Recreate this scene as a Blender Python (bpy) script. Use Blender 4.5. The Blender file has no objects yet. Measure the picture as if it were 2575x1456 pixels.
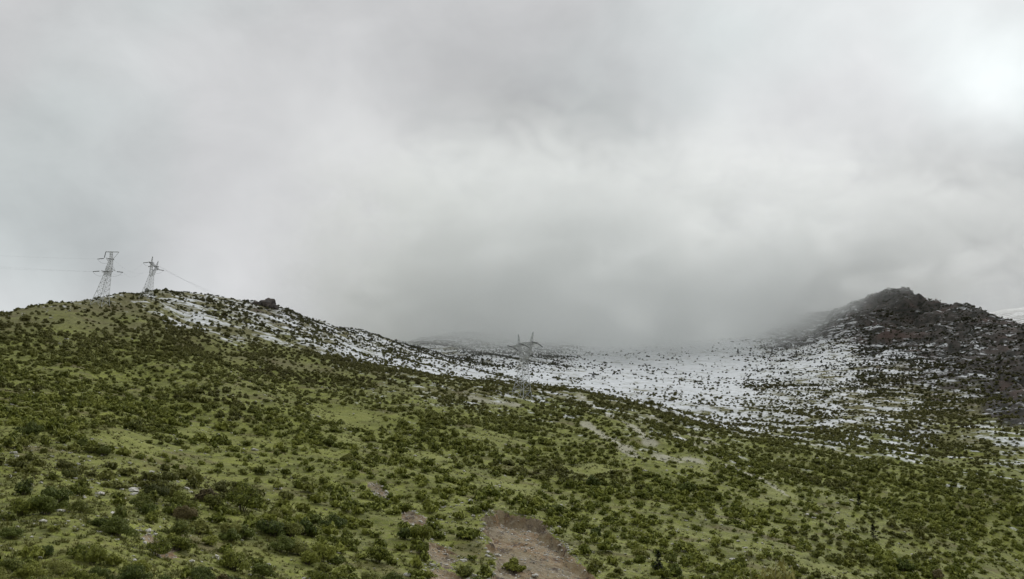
import bpy, bmesh, math, random
import numpy as np
from mathutils import Vector, Matrix

random.seed(7)
rng = np.random.default_rng(11)
sc = bpy.context.scene
COL = sc.collection

# ------------------------------------------------------------------ camera
PITCH, ROLL, FPX, CXP, CYP = math.radians(21.0), math.radians(4.0), 2143.0, 1287.5, 728.0
Fw = np.array([0, math.cos(PITCH), math.sin(PITCH)])
R0 = np.array([1.0, 0, 0])
U0 = np.array([0, -math.sin(PITCH), math.cos(PITCH)])
RI = math.cos(ROLL) * R0 + math.sin(ROLL) * U0
UI = -math.sin(ROLL) * R0 + math.cos(ROLL) * U0


def ray(px, py):
    """view direction through a point measured on a 2575 x 1456 copy of the photograph"""
    d = Fw + RI * (px - CXP) / FPX + UI * (CYP - py) / FPX
    return d / np.linalg.norm(d)


cam = bpy.data.cameras.new('camera')
cam.sensor_width = 36.0
cam.lens = 36.0 * FPX / 2575.0
cam.clip_start = 0.5
cam.clip_end = 20000
camo = bpy.data.objects.new('camera', cam)
COL.objects.link(camo)
camo.matrix_world = Matrix(((RI[0], UI[0], -Fw[0], 0), (RI[1], UI[1], -Fw[1], 0), (RI[2], UI[2], -Fw[2], 0), (0, 0, 0, 1)))
sc.camera = camo

# ------------------------------------------------------------------ sky, sun, exposure
SUN = ray(2410, 155)
SUN_EL = math.asin(SUN[2])
SUN_AZ = math.atan2(SUN[0], SUN[1])

world = bpy.data.worlds.new('World')
sc.world = world
world.use_nodes = True
nt = world.node_tree
nt.nodes.clear()


def nd(t, tp, **kw):
    n = t.nodes.new(tp)
    for k, v in kw.items():
        setattr(n, k, v)
    return n


def mathn(t, op, a, b=None, c=None, clamp=False):
    n = t.nodes.new('ShaderNodeMath')
    n.operation = op
    n.use_clamp = clamp
    for i, v in enumerate((a, b, c)):
        if v is None:
            continue
        if isinstance(v, (int, float)):
            n.inputs[i].default_value = v
        else:
            t.links.new(v, n.inputs[i])
    return n.outputs[0]


def vmath(t, op, a, b=None, scale=None):
    n = t.nodes.new('ShaderNodeVectorMath')
    n.operation = op
    for i, v in enumerate((a, b)):
        if v is None:
            continue
        if isinstance(v, (tuple, list)):
            n.inputs[i].default_value = v
        else:
            t.links.new(v, n.inputs[i])
    if scale is not None:
        n.inputs['Scale'].default_value = scale
    return n


def smooth(t, v, lo, hi, olo=0.0, ohi=1.0):
    n = t.nodes.new('ShaderNodeMapRange')
    n.interpolation_type = 'SMOOTHSTEP'
    t.links.new(v, n.inputs[0])
    for i, q in enumerate((lo, hi, olo, ohi)):
        n.inputs[1 + i].default_value = q
    return n.outputs[0]


def mixc(t, f, a, b, blend='MIX'):
    n = t.nodes.new('ShaderNodeMix')
    n.data_type = 'RGBA'
    n.blend_type = blend
    n.clamp_factor = True
    if isinstance(f, (int, float)):
        n.inputs[0].default_value = f
    else:
        t.links.new(f, n.inputs[0])
    for i, v in ((6, a), (7, b)):
        if isinstance(v, tuple):
            n.inputs[i].default_value = v + (1,) if len(v) == 3 else v
        else:
            t.links.new(v, n.inputs[i])
    return n.outputs[2]


def noise(t, vec, scale, detail=4, rough=0.55, dist=0.0, out=0):
    n = t.nodes.new('ShaderNodeTexNoise')
    n.inputs['Scale'].default_value = scale
    n.inputs['Detail'].default_value = detail
    n.inputs['Roughness'].default_value = rough
    n.inputs['Distortion'].default_value = dist
    t.links.new(vec, n.inputs['Vector'])
    return n.outputs[out]


tc = nd(nt, 'ShaderNodeTexCoord')
dirv = vmath(nt, 'NORMALIZE', tc.outputs['Generated']).outputs[0]
warp = noise(nt, dirv, 2.6, 5, 0.5, 0.0, 1)
wv = vmath(nt, 'SCALE', vmath(nt, 'SUBTRACT', warp, (0.5, 0.5, 0.5)).outputs[0], scale=0.34).outputs[0]
dw = vmath(nt, 'ADD', dirv, wv).outputs[0]
val = None
# broad masses of the overcast: (photo x, photo y, angular radius, brightness added)
LOBES = [(1260, 360, 0.18, 0.03), (1480, 600, 0.24, -0.20), (1130, 230, 0.16, -0.04), (1800, 650, 0.16, -0.05), (1750, 800, 0.20, -0.10), (2500, 600, 0.20, -0.29), (2330, 500, 0.12, -0.06), (2600, 360, 0.06, -0.08), (2540, 450, 0.11, -0.11),
         (2040, 400, 0.07, 0.05), (850, 330, 0.11, 0.09), (700, 640, 0.20, 0.04), (580, 760, 0.07, 0.13), (1000, 470, 0.06, 0.06),
         (-60, 790, 0.08, 0.14), (60, 500, 0.14, -0.04), (100, 290, 0.10, 0.02), (470, 170, 0.07, 0.09), (1850, 330, 0.17, 0.10), (680, 100, 0.07, -0.05),
         (1050, 60, 0.15, 0.05), (2150, 80, 0.15, 0.16), (2430, 70, 0.12, 0.12), (290, 560, 0.07, -0.06), (420, 480, 0.06, -0.05), (1600, 60, 0.15, 0.10), (1240, 600, 0.06, 0.05), (1480, 70, 0.05, -0.08), (2040, 200, 0.05, -0.06)]
for (px, py, rad, amp) in LOBES:
    d = ray(px, py)
    dst = vmath(nt, 'DISTANCE', dw, tuple(d)).outputs['Value']
    g = mathn(nt, 'EXPONENT', mathn(nt, 'MULTIPLY', mathn(nt, 'MULTIPLY', dst, dst), -1.0 / (rad * rad)))
    g = mathn(nt, 'MULTIPLY', g, amp)
    val = g if val is None else mathn(nt, 'ADD', val, g)
sunw = vmath(nt, 'DISTANCE', dw, tuple(SUN)).outputs['Value']
g1 = mathn(nt, 'EXPONENT', mathn(nt, 'MULTIPLY', mathn(nt, 'MULTIPLY', sunw, sunw), -1.0 / 0.060 ** 2))
g2 = mathn(nt, 'EXPONENT', mathn(nt, 'MULTIPLY', mathn(nt, 'MULTIPLY', sunw, sunw), -1.0 / 0.20 ** 2))
val = mathn(nt, 'ADD', val, mathn(nt, 'ADD', mathn(nt, 'MULTIPLY', g1, smooth(nt, noise(nt, dirv, 6.0, 4, 0.5, 0.4), 0.35, 0.62, 0.08, 0.28)), mathn(nt, 'MULTIPLY', g2, 0.10)))
strv = vmath(nt, 'MULTIPLY', dirv, (1.0, 1.0, 1.5)).outputs[0]
n1 = noise(nt, strv, 3.2, 7, 0.5, 0.5)
val = mathn(nt, 'ADD', val, mathn(nt, 'MULTIPLY', mathn(nt, 'SUBTRACT', n1, 0.5), 0.24))
n3 = noise(nt, strv, 8.0, 7, 0.58, 0.35)
val = mathn(nt, 'ADD', val, mathn(nt, 'MULTIPLY', mathn(nt, 'SUBTRACT', n3, 0.5), 0.21))
# an overcast sky brightens towards the zenith
sepd = nd(nt, 'ShaderNodeSeparateXYZ')
nt.links.new(dirv, sepd.inputs[0])
zen = smooth(nt, sepd.outputs['Z'], 0.62, 1.0, 0.0, 1.1)
val = mathn(nt, 'ADD', mathn(nt, 'ADD', val, 0.605), zen)
n2 = noise(nt, dirv, 2.2, 3, 0.5)
tint = mixc(nt, smooth(nt, n2, 0.40, 0.62), (0.945, 1.0, 0.995), (0.99, 0.995, 1.0))
cloudc = mixc(nt, 1.0, tint, val, 'MULTIPLY')
sky = nd(nt, 'ShaderNodeTexSky', sky_type='NISHITA', sun_disc=False)
sky.sun_elevation = SUN_EL
sky.sun_rotation = SUN_AZ
sky.altitude = 3800
bg1 = nd(nt, 'ShaderNodeBackground')
bg1.inputs[1].default_value = 0.08
nt.links.new(sky.outputs[0], bg1.inputs[0])
bg2 = nd(nt, 'ShaderNodeBackground')
bg2.inputs[1].default_value = 0.615
nt.links.new(cloudc, bg2.inputs[0])
mx = nd(nt, 'ShaderNodeMixShader')
mx.inputs[0].default_value = 0.96
nt.links.new(bg1.outputs[0], mx.inputs[1])
nt.links.new(bg2.outputs[0], mx.inputs[2])
wo = nd(nt, 'ShaderNodeOutputWorld')
nt.links.new(mx.outputs[0], wo.inputs[0])

sl = bpy.data.lights.new('sun', 'SUN')
sl.energy = 1.5
sl.angle = math.radians(14)
sl.color = (1.0, 0.97, 0.93)
so = bpy.data.objects.new('sun', sl)
COL.objects.link(so)
so.rotation_euler = Vector(-SUN).to_track_quat('-Z', 'Y').to_euler()

sc.view_settings.view_transform = 'Standard'
sc.view_settings.look = 'None'
sc.view_settings.exposure = 0.7
sc.view_settings.gamma = 1.0
sc.cycles.use_denoising = True
sc.cycles.max_bounces = 9
sc.cycles.diffuse_bounces = 2
sc.cycles.volume_bounces = 6
sc.cycles.adaptive_threshold = 0.02
sc.cycles.transparent_max_bounces = 8
sc.cycles.volume_step_rate = 1.0

# ------------------------------------------------------------------ helpers


def tag(o, label=None, cat=None, group=None, kind=None):
    if label:
        o['label'] = label
    if cat:
        o['category'] = cat
    if group:
        o['group'] = group
    if kind:
        o['kind'] = kind
    return o


def mesh_obj(name, verts, faces, mat, parent=None, smooth_shade=False, link=True):
    me = bpy.data.meshes.new(name)
    me.from_pydata([tuple(v) for v in verts], [], faces)
    me.update()
    if smooth_shade:
        me.polygons.foreach_set('use_smooth', [True] * len(me.polygons))
    if mat:
        me.materials.append(mat)
    o = bpy.data.objects.new(name, me)
    if link:
        COL.objects.link(o)
    if parent:
        o.parent = parent
    return o


def empty(name, loc, rz=0.0, scale=None):
    o = bpy.data.objects.new(name, None)
    o.empty_display_size = 0.5
    COL.objects.link(o)
    o.location = loc
    o.rotation_euler = (0, 0, rz)
    if scale is not None:
        o.scale = scale
    return o


def _hash(ix, iy, seed):
    h = (ix.astype(np.int64) * 374761393 + iy.astype(np.int64) * 668265263 + seed * 974634777) & 0xFFFFFFFF
    h = ((h ^ (h >> 13)) * 1274126177) & 0xFFFFFFFF
    return ((h ^ (h >> 16)) & 0xFFFF) / 65535.0


def vnoise(x, y, seed=0):
    """smooth noise in -1..1"""
    xi, yi = np.floor(x), np.floor(y)
    fx, fy = x - xi, y - yi
    fx = fx * fx * fx * (fx * (fx * 6 - 15) + 10)
    fy = fy * fy * fy * (fy * (fy * 6 - 15) + 10)
    a, b = _hash(xi, yi, seed), _hash(xi + 1, yi, seed)
    c, d = _hash(xi, yi + 1, seed), _hash(xi + 1, yi + 1, seed)
    return (a + (b - a) * fx + (c - a) * fy + (a - b - c + d) * fx * fy) * 2 - 1


def fbm(x, y, seed=0, octv=4, gain=0.5):
    s, amp, f, tot = 0.0, 1.0, 1.0, 0.0
    for k in range(octv):
        ca, sa = math.cos(0.7 * k), math.sin(0.7 * k)
        s = s + amp * vnoise((x * ca - y * sa) * f + 13.7 * k, (x * sa + y * ca) * f - 7.1 * k, seed + k)
        tot += amp
        amp *= gain
        f *= 2.03
    return s / tot


def sstep(a, b, x):
    t = np.clip((x - a) / (b - a), 0, 1)
    return t * t * (3 - 2 * t)


# ------------------------------------------------------------------ landform
# survey of the hillsides: along each bearing (photo x) the slope points (photo y, distance in m, snow, shrubs, crag)
SURVEY = {
    -700: [(1456, 55, 0, .6, 0), (1300, 95, 0, .6, 0), (1050, 210, 0, .6, 0), (920, 360, 0, .5, 0), (855, 460, .1, .4, 0), (900, 640, .1, .3, 0), (950, 1000, .2, .2, 0)],
    -250: [(1456, 62, 0, .7, 0), (1300, 100, 0, .7, 0), (1050, 220, 0, .7, 0), (920, 370, 0, .6, 0), (828, 480, .05, .4, 0), (880, 640, .1, .3, 0), (950, 1000, .2, .2, 0)],
    0: [(1456, 68, 0, .9, 0), (1300, 100, 0, .5, 0), (1180, 140, 0, .8, 0), (1050, 215, 0, .9, 0), (950, 310, 0, .9, 0), (870, 410, 0, .7, 0), (799, 500, .05, .4, 0), (850, 640, .1, .3, 0), (950, 1000, .2, .2, 0)],
    230: [(1456, 72, 0, .8, 0), (1300, 100, 0, .6, 0), (1150, 165, 0, .7, 0), (1050, 225, 0, .8, 0), (950, 315, 0, .9, 0), (870, 405, 0, .75, 0), (800, 475, .1, .35, 0), (768, 510, .2, .3, 0), (744, 560, .35, .35, 0), (790, 720, .3, .3, 0), (930, 1100, .2, .2, 0)],
    480: [(1456, 82, 0, .6, 0), (1300, 118, 0, .8, 0), (1150, 185, 0, .6, 0), (1050, 250, 0, .75, 0), (950, 335, .05, .9, 0), (870, 425, .1, .9, 0), (800, 520, .58, .45, 0), (760, 590, .55, .4, 0), (741, 650, .5, .3, 0), (775, 800, .4, .3, 0), (920, 1200, .3, .2, 0)],
    690: [(1456, 95, 0, .6, 0), (1300, 135, 0, .8, 0), (1150, 205, 0, .65, 0), (1050, 270, .08, .75, 0), (950, 360, .12, .9, 0), (890, 450, .2, .9, 0), (840, 545, .5, .6, .1), (800, 620, .5, .5, .3), (776, 690, .5, .4, .3), (810, 820, .5, .4, .2), (920, 1200, .4, .2, 0)],
    920: [(1456, 108, 0, .7, 0), (1300, 150, 0, .65, 0), (1150, 220, 0, .65, 0), (1060, 285, .05, .55, 0), (985, 370, .25, .85, 0), (935, 455, .3, .9, 0), (905, 560, .85, .5, 0), (870, 660, .65, .7, 0), (832, 790, .66, .6, 0), (850, 900, .5, .4, 0), (900, 1300, .5, .2, 0)],
    1130: [(1456, 120, 0, .6, 0), (1300, 160, 0, .6, 0), (1150, 235, 0, .6, 0), (1060, 305, .1, .6, 0), (1000, 385, .36, .75, 0), (955, 480, .38, .85, 0), (938, 600, .85, .5, 0), (915, 740, .7, .7, 0), (890, 920, .66, .8, .2), (840, 1150, .55, .6, .4), (852, 1400, .5, .4, .4), (870, 1900, .5, .2, 0)],
    1330: [(1456, 128, 0, .4, 0), (1360, 150, 0, .4, 0), (1250, 195, 0, .75, 0), (1130, 275, 0, .8, 0), (1040, 370, .34, .7, 0), (985, 455, .50, .65, 0), (966, 510, .36, .8, 0), (972, 600, .7, .5, 0), (938, 740, .9, .25, 0), (900, 930, .8, .7, 0), (870, 1080, .75, .6, .3), (852, 1350, .5, .4, .4), (870, 1900, .5, .2, 0)],
    1560: [(1456, 136, 0, .8, 0), (1330, 180, 0, .85, 0), (1200, 250, .02, .85, 0), (1100, 335, .22, .75, 0), (1030, 420, .42, .7, 0), (1006, 490, .32, .9, 0), (1012, 590, .82, .4, 0), (950, 780, .92, .18, 0), (905, 970, .95, .08, 0), (868, 1130, .95, .06, 0), (852, 1380, .6, .2, .2), (870, 1900, .5, .2, 0)],
    1800: [(1456, 146, 0, .75, 0), (1330, 200, 0, .8, 0), (1220, 270, .08, .7, 0), (1130, 350, .34, .6, 0), (1086, 430, .34, .85, 0), (1072, 540, .74, .7, 0), (975, 730, .88, .35, 0), (920, 900, .93, .15, 0), (873, 1060, .95, .05, 0), (866, 1150, .95, .05, 0), (852, 1400, .6, .2, .2), (870, 1900, .5, .2, 0)],
    2050: [(1456, 172, 0.00, 0.60, 0.00), (1340, 230, 0.00, 0.80, 0.00), (1230, 310, 0.06, 0.85, 0.00), (1162, 390, 0.25, 0.80, 0.00), (1110, 480, 0.50, 0.85, 0.00), (1045, 600, 0.62, 0.90, 0.00), (965, 750, 0.64, 0.70, 0.10), (905, 890, 0.87, 0.15, 0.00), (882, 960, 0.71, 0.50, 0.20), (850, 1060, 0.28, 0.85, 0.80), (800, 1200, 0.36, 0.65, 0.70), (815, 1400, 0.44, 0.20, 0.50), (870, 1900, 0.44, 0.20, 0.00)],
    2270: [(1456, 215, 0.03, 0.90, 0.00), (1350, 275, 0.06, 0.90, 0.00), (1240, 355, 0.10, 0.95, 0.00), (1150, 450, 0.55, 0.85, 0.00), (1090, 540, 0.60, 0.90, 0.00), (1010, 660, 0.44, 0.90, 0.20), (930, 790, 0.48, 0.95, 0.30), (870, 890, 0.48, 0.75, 0.50), (830, 980, 0.18, 0.75, 0.90), (790, 1070, 0.08, 0.55, 1.00), (741, 1160, 0.05, 0.45, 1.00), (800, 1400, 0.34, 0.20, 0.60), (870, 1900, 0.44, 0.20, 0.00)],
    2430: [(1456, 245, 0.05, 0.95, 0.00), (1330, 320, 0.14, 0.95, 0.00), (1230, 400, 0.24, 0.95, 0.00), (1140, 490, 0.36, 0.95, 0.00), (1060, 590, 0.29, 0.95, 0.10), (990, 690, 0.36, 1.00, 0.30), (920, 800, 0.31, 0.85, 0.60), (860, 900, 0.24, 0.75, 0.90), (812, 1000, 0.18, 0.65, 1.00), (783, 1080, 0.05, 0.45, 1.00), (840, 1250, 0.36, 0.45, 0.50), (800, 1600, 0.54, 0.20, 0.30)],
    2575: [(1456, 280, 0.08, 0.95, 0.00), (1300, 370, 0.25, 0.95, 0.00), (1180, 460, 0.38, 0.95, 0.00), (1105, 540, 0.56, 0.80, 0.10), (1040, 610, 0.19, 0.80, 0.60), (970, 700, 0.14, 0.85, 0.90), (900, 800, 0.2, 0.75, 0.90), (845, 900, 0.18, 0.65, 0.80), (823, 980, 0.31, 0.65, 0.60), (835, 1150, 0.46, 0.45, 0.40), (785, 1500, 0.49, 0.20, 0.40)],
    2850: [(1456, 330, .1, .9, 0), (1300, 430, .2, .9, .2), (1150, 560, .3, .8, .6), (1000, 720, .3, .6, .9), (900, 860, .4, .4, .8), (800, 1050, .4, .2, .8), (760, 1500, .5, .2, .4)],
    3300: [(1456, 400, .2, .9, .2), (1300, 500, .3, .8, .4), (1100, 680, .4, .5, .8), (900, 950, .5, .3, .8), (800, 1400, .5, .2, .4)],
}
P, Z, A = [], [], []
for px, rows in SURVEY.items():
    for (py, r, s, d, k) in rows:
        v = ray(px, py)
        h = math.hypot(v[0], v[1])
        P.append((math.atan2(v[0], v[1]), math.log(r)))
        Z.append(r * v[2] / h)
        A.append((s + 0.16 * k, d, k))
for az in np.radians(np.arange(-62, 63, 12)):       # the valley floor at the photographer's feet
    for r, z in ((3, -1.7), (12, -2.2), (28, -2.6)):
        P.append((az, math.log(r)))
        Z.append(z)
        A.append((0, .3, 0))
P, Z, A = np.array(P), np.array(Z), np.array(A)
TS = 3.2
Q = P * np.array([TS, 1.0])


def tps(d2):
    return 0.5 * d2 * np.log(d2 + 1e-12)


# heights are interpolated as the tangent of the elevation angle (z / r), which stays well scaled from near to far
T = Z / np.exp(P[:, 1])
n = len(Q)
D2 = ((Q[:, None, :] - Q[None, :, :]) ** 2).sum(-1)
K = tps(D2) + np.eye(n) * 2e-4
Pm = np.hstack([np.ones((n, 1)), Q])
M = np.zeros((n + 3, n + 3))
M[:n, :n] = K
M[:n, n:] = Pm
M[n:, :n] = Pm.T
W = np.linalg.solve(M, np.concatenate([T, np.zeros(3)]))

# the two bare slips on the lower slope, as outlines on the ground
SLIPS_PX = [
    ([(1208, 1292), (1243, 1280), (1288, 1291), (1322, 1300), (1372, 1311), (1394, 1346), (1413, 1361), (1437, 1394), (1466, 1428), (1490, 1466), (1500, 1520), (1226, 1520), (1236, 1418), (1217, 1360), (1206, 1330)], 2.3, 1.0),
    ([(1003, 1278), (1040, 1283), (1082, 1306), (1090, 1330), (1046, 1325), (1012, 1305)], 0.5, 0.8),
    ([(1066, 1384), (1098, 1366), (1128, 1385), (1160, 1412), (1185, 1470), (1090, 1470)], 0.5, 0.75),
    ([(930, 1212), (950, 1216), (985, 1250), (968, 1258), (940, 1240)], 0.35, 0.6),
    ([(345, 1318), (372, 1330), (425, 1378), (432, 1405), (396, 1400), (360, 1352)], 0.4, 0.7),
]


def base_tan(az, lr):
    out = np.empty(len(az))
    for a in range(0, len(az), 40000):
        q = np.stack([az[a:a + 40000] * TS, lr[a:a + 40000]], 1)
        d2 = (q ** 2).sum(1)[:, None] + (Q ** 2).sum(1)[None] - 2 * q @ Q.T
        out[a:a + 40000] = tps(np.maximum(d2, 0)) @ W[:n] + W[n] + q @ W[n + 1:]
    return out


def fields(az, lr):
    """snow, shrub and crag cover, by weighted neighbours of the survey"""
    out = np.empty((len(az), 3))
    for a in range(0, len(az), 40000):
        q = np.stack([az[a:a + 40000] * 4.0, lr[a:a + 40000] * 1.6], 1)
        QQ = P * np.array([4.0, 1.6])
        d2 = np.maximum((q ** 2).sum(1)[:, None] + (QQ ** 2).sum(1)[None] - 2 * q @ QQ.T, 0)
        w = 1.0 / (d2 + 0.004)
        w *= w
        out[a:a + 40000] = (w @ A) / w.sum(1)[:, None]
    return out


def poly_dist(x, y, poly):
    """signed distance to a polygon, positive inside"""
    inside = np.zeros(len(x), bool)
    dm = np.full(len(x), 1e9)
    m = len(poly)
    for i in range(m):
        ax, ay = poly[i]
        bx, by = poly[(i + 1) % m]
        ex, ey = bx - ax, by - ay
        t = np.clip(((x - ax) * ex + (y - ay) * ey) / (ex * ex + ey * ey + 1e-9), 0, 1)
        dm = np.minimum(dm, np.hypot(x - ax - t * ex, y - ay - t * ey))
        c = ((ay > y) != (by > y)) & (x < ex * (y - ay) / (by - ay + 1e-12) + ax)
        inside ^= c
    return np.where(inside, dm, -dm)


SLIPS = []


def ground(x, y, full=False):
    x, y = np.asarray(x, float), np.asarray(y, float)
    r = np.hypot(x, y)
    az = np.arctan2(x, y)
    lim = math.radians(56)
    azc = np.clip(az, -lim, lim)
    rc = np.clip(r, 3.0, 1900.0)
    lr = np.log(rc)
    z = base_tan(azc, lr) * rc
    side = sstep(math.radians(48), math.radians(85), np.abs(az))
    zg = -2 + 0.16 * np.maximum(r - 90, 0) * np.clip(1400 / np.maximum(r, 1400), 0, 1)
    z = z * (1 - side) + np.minimum(zg, 260) * side
    f = fields(azc, lr)
    crag = f[:, 2]
    amp = sstep(40, 400, r)
    ca, sa = math.cos(math.radians(38)), math.sin(math.radians(38))
    u, v = x * ca + y * sa, -x * sa + y * ca
    wob = fbm(x / 60, y / 60, 91, 2) * 12
    # spurs and runnels that run down the slope to the right
    run = fbm((u + wob) / 34, v / 190, 5, 3)
    z = z + run * (0.8 + 4.6 * amp) * (1 - 0.5 * np.clip(crag, 0, 1)) * sstep(30, 90, r)
    z = z + fbm(x / 21, y / 21, 21, 3) * (0.55 + 1.0 * amp)
    z = z + fbm(x / 5.0, y / 5.0, 31, 3) * (0.10 + 0.16 * amp)
    # little treads trodden along the contours
    tr = (z + 0.2 * x) / 2.4 + fbm(x / 30, y / 30, 77, 2) * 0.9
    z = z + 0.16 * np.sin(tr * 2 * math.pi) * sstep(60, 160, r) * (1 - sstep(900, 1300, r))
    rid = 1 - np.abs(fbm(x / 95 + 3, y / 95, 41, 4))
    rid2 = 1 - np.abs(fbm(x / 34, y / 34 + 9, 51, 4))
    ck = sstep(0.15, 0.9, crag)
    z = z + ck * ((rid - 0.75) * 30 + (rid2 - 0.75) * 16 + fbm(x / 11, y / 11, 57, 3) * 3.2)
    soil = np.zeros(len(x))
    for poly, depth, amt in SLIPS:
        cx, cy = np.mean(poly, 0)
        rad = np.max(np.hypot(*(np.array(poly) - (cx, cy)).T)) + 8
        m = np.hypot(x - cx, y - cy) < rad
        if not m.any():
            continue
        sd = poly_dist(x[m], y[m], poly) + fbm(x[m] / 5.0, y[m] / 5.0, 61, 4) * 2.6 - 0.4
        up = sstep(0.0, 0.8, sd)
        pr = np.hypot(poly[:, 0], poly[:, 1])
        head = sstep(pr.min(), pr.max(), np.hypot(x[m], y[m]))          # 1 at the scarp, 0 at the toe
        z[m] -= depth * up * (0.25 + 0.75 * head ** 2) + up * (0.45 * fbm(x[m] / 2.6, y[m] / 2.6, 63, 4) + 0.35 * fbm(u[m] / 1.3, v[m] / 9.0, 65, 3))
        soil[m] = np.maximum(soil[m], sstep(-0.5, 0.5, sd) * amt)
    if full:
        return z, f, soil
    return z


def hit(px, py, r0=25.0, r1=1600.0):
    """first point of the ground seen along a line of sight"""
    v = ray(px, py)
    h = math.hypot(v[0], v[1])
    rr = np.exp(np.linspace(math.log(r0), math.log(r1), 1400))
    x, y, zr = rr * v[0] / h, rr * v[1] / h, rr * v[2] / h
    zg = ground(x, y)
    k = np.argmax(zg >= zr)
    if zg[k] < zr[k]:
        return None
    return np.array([x[k], y[k], zg[k]])


found = []
for pts, depth, amt in SLIPS_PX:
    poly = []
    for (px, py) in pts:
        q = hit(px, min(py, 1456))
        if py > 1456:                                # below the frame: carry on down the slope
            q = q * np.array([1, 1, 1]) * (1 - 0.0035 * (py - 1456))
        poly.append((q[0], q[1]))
    found.append((np.array(poly), depth, amt))
SLIPS = found

# open lawns between the scrub, as ellipses on the ground
LAWNS = []
for (px, py, wx, wy) in [(745, 1277, 62, 20), (870, 1048, 120, 24), (20, 1085, 70, 14), (215, 1160, 110, 16), (60, 1215, 150, 16), (520, 1300, 75, 14), (330, 1105, 60, 20), (1290, 1226, 70, 20), (1060, 1150, 60, 14), (2085, 1436, 75, 20),
                         (1960, 1235, 50, 16), (500, 1090, 60, 16), (640, 1110, 70, 12), (1740, 1165, 60, 16), (880, 1110, 60, 14), (1500, 1180, 60, 14), (1240, 1100, 60, 14), (120, 1370, 70, 14), (640, 1395, 70, 18)]:
    c_, e_ = hit(px, py), hit(px, py - wy)
    rr_ = math.hypot(c_[0], c_[1])
    al_ = min(max(math.hypot(e_[0], e_[1]) - rr_, 1.5), 26.0)
    LAWNS.append((c_[0], c_[1], wx / FPX * rr_, al_, c_[0] / rr_, c_[1] / rr_))


def lush(x, y):
    out = np.zeros(len(x))
    wx_, wy_ = fbm(x / 7, y / 7, 15, 2) * 1.8, fbm(x / 7 + 40, y / 7, 16, 2) * 1.8
    for (cx, cy, ra, rb_, ux, uy) in LAWNS:
        m = np.hypot(x - cx, y - cy) < 3 * max(ra, rb_)
        dx, dy = x[m] - cx + wx_[m], y[m] - cy + wy_[m]
        al = (dx * ux + dy * uy) / rb_
        la = (dx * uy - dy * ux) / ra
        out[m] = np.maximum(out[m], 1 - sstep(0.6, 1.25, np.hypot(al, la)))
    return out


# pale bare runnels on the shoulder right of the middle pylon, as lines on the ground with a half width in m
RUNS = []
for pts, wd in [([(1455, 992), (1530, 1042), (1590, 1072), (1640, 1120)], 2.0), ([(1470, 1062), (1545, 1112), (1600, 1150), (1700, 1160)], 2.2), ([(1640, 1052), (1710, 1082), (1790, 1112)], 2.4),
                ([(1700, 1090), (1780, 1135), (1850, 1165)], 1.8), ([(1660, 1150), (1740, 1158)], 3.0), ([(1180, 1000), (1230, 1010), (1300, 1018)], 3.0), ([(1830, 1170), (1930, 1215), (1985, 1250)], 1.3), ([(1380, 960), (1440, 985)], 1.6)]:
    RUNS.append(([hit(a_, b_)[:2] for a_, b_ in pts], wd))


def bare(x, y):
    out = np.zeros(len(x))
    wob = fbm(x / 6, y / 6, 19, 3) * 2.2
    for line, wd in RUNS:
        c_ = np.mean(line, 0)
        m = np.hypot(x - c_[0], y - c_[1]) < 130
        dm = np.full(int(m.sum()), 1e9)
        for (ax, ay), (bx_, by_) in zip(line[:-1], line[1:]):
            ex, ey = bx_ - ax, by_ - ay
            tt = np.clip(((x[m] - ax) * ex + (y[m] - ay) * ey) / (ex * ex + ey * ey), 0, 1)
            dm = np.minimum(dm, np.hypot(x[m] - ax - tt * ex, y[m] - ay - tt * ey))
        out[m] = np.maximum(out[m], 1 - sstep(0.7 * wd, 1.5 * wd, dm + wob[m]))
    return out


# one ground sheet, fine in the direction of view and coarse behind the photographer
az_f = np.radians(np.linspace(-37.5, 37.5, 920))
az_l = np.radians(np.concatenate([np.arange(-180, -60, 6), np.arange(-60, -37.6, 1.2)]))
az_r = np.radians(np.concatenate([np.arange(38.4, 60, 1.2), np.arange(60, 180, 6)]))
azs = np.concatenate([az_l, az_f, az_r])
rs = np.concatenate([np.exp(np.linspace(math.log(1.0), math.log(50), 30))[:-1], np.exp(np.linspace(math.log(50), math.log(112), 130))[:-1], np.exp(np.linspace(math.log(112), math.log(185), 230))[:-1], np.exp(np.linspace(math.log(185), math.log(1350), 330))[:-1],
                     np.exp(np.linspace(math.log(1350), math.log(9000), 50))])
NA, NR = len(azs), len(rs)
AZ, RR = np.meshgrid(azs, rs)
GX, GY = (RR * np.sin(AZ)).ravel(), (RR * np.cos(AZ)).ravel()
GZ, GF, GS = ground(GX, GY, True)
co = np.stack([GX, GY, GZ], 1)
i0 = (np.arange(NR - 1)[:, None] * NA + np.arange(NA)[None]).ravel()
i1 = (np.arange(NR - 1)[:, None] * NA + (np.arange(NA)[None] + 1) % NA).ravel()
quads = np.stack([i0, i1, i1 + NA, i0 + NA], 1)[:, ::-1]
me = bpy.data.meshes.new('hillside')
me.vertices.add(len(co))
me.vertices.foreach_set('co', co.astype(np.float32).ravel())
me.loops.add(quads.size)
me.polygons.add(len(quads))
me.loops.foreach_set('vertex_index', quads.astype(np.int32).ravel())
me.polygons.foreach_set('loop_start', np.arange(0, quads.size, 4, dtype=np.int32))
me.polygons.foreach_set('loop_total', np.full(len(quads), 4, dtype=np.int32))
me.polygons.foreach_set('use_smooth', np.ones(len(quads), bool))
me.update(calc_edges=True)
for nm, arr in (('snow', GF[:, 0]), ('crag', GF[:, 2]), ('soil', GS), ('lush', lush(GX, GY)), ('bare', bare(GX, GY))):
    a = me.attributes.new(nm, 'FLOAT', 'POINT')
    a.data.foreach_set('value', arr.astype(np.float32))

# ------------------------------------------------------------------ materials


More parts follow.
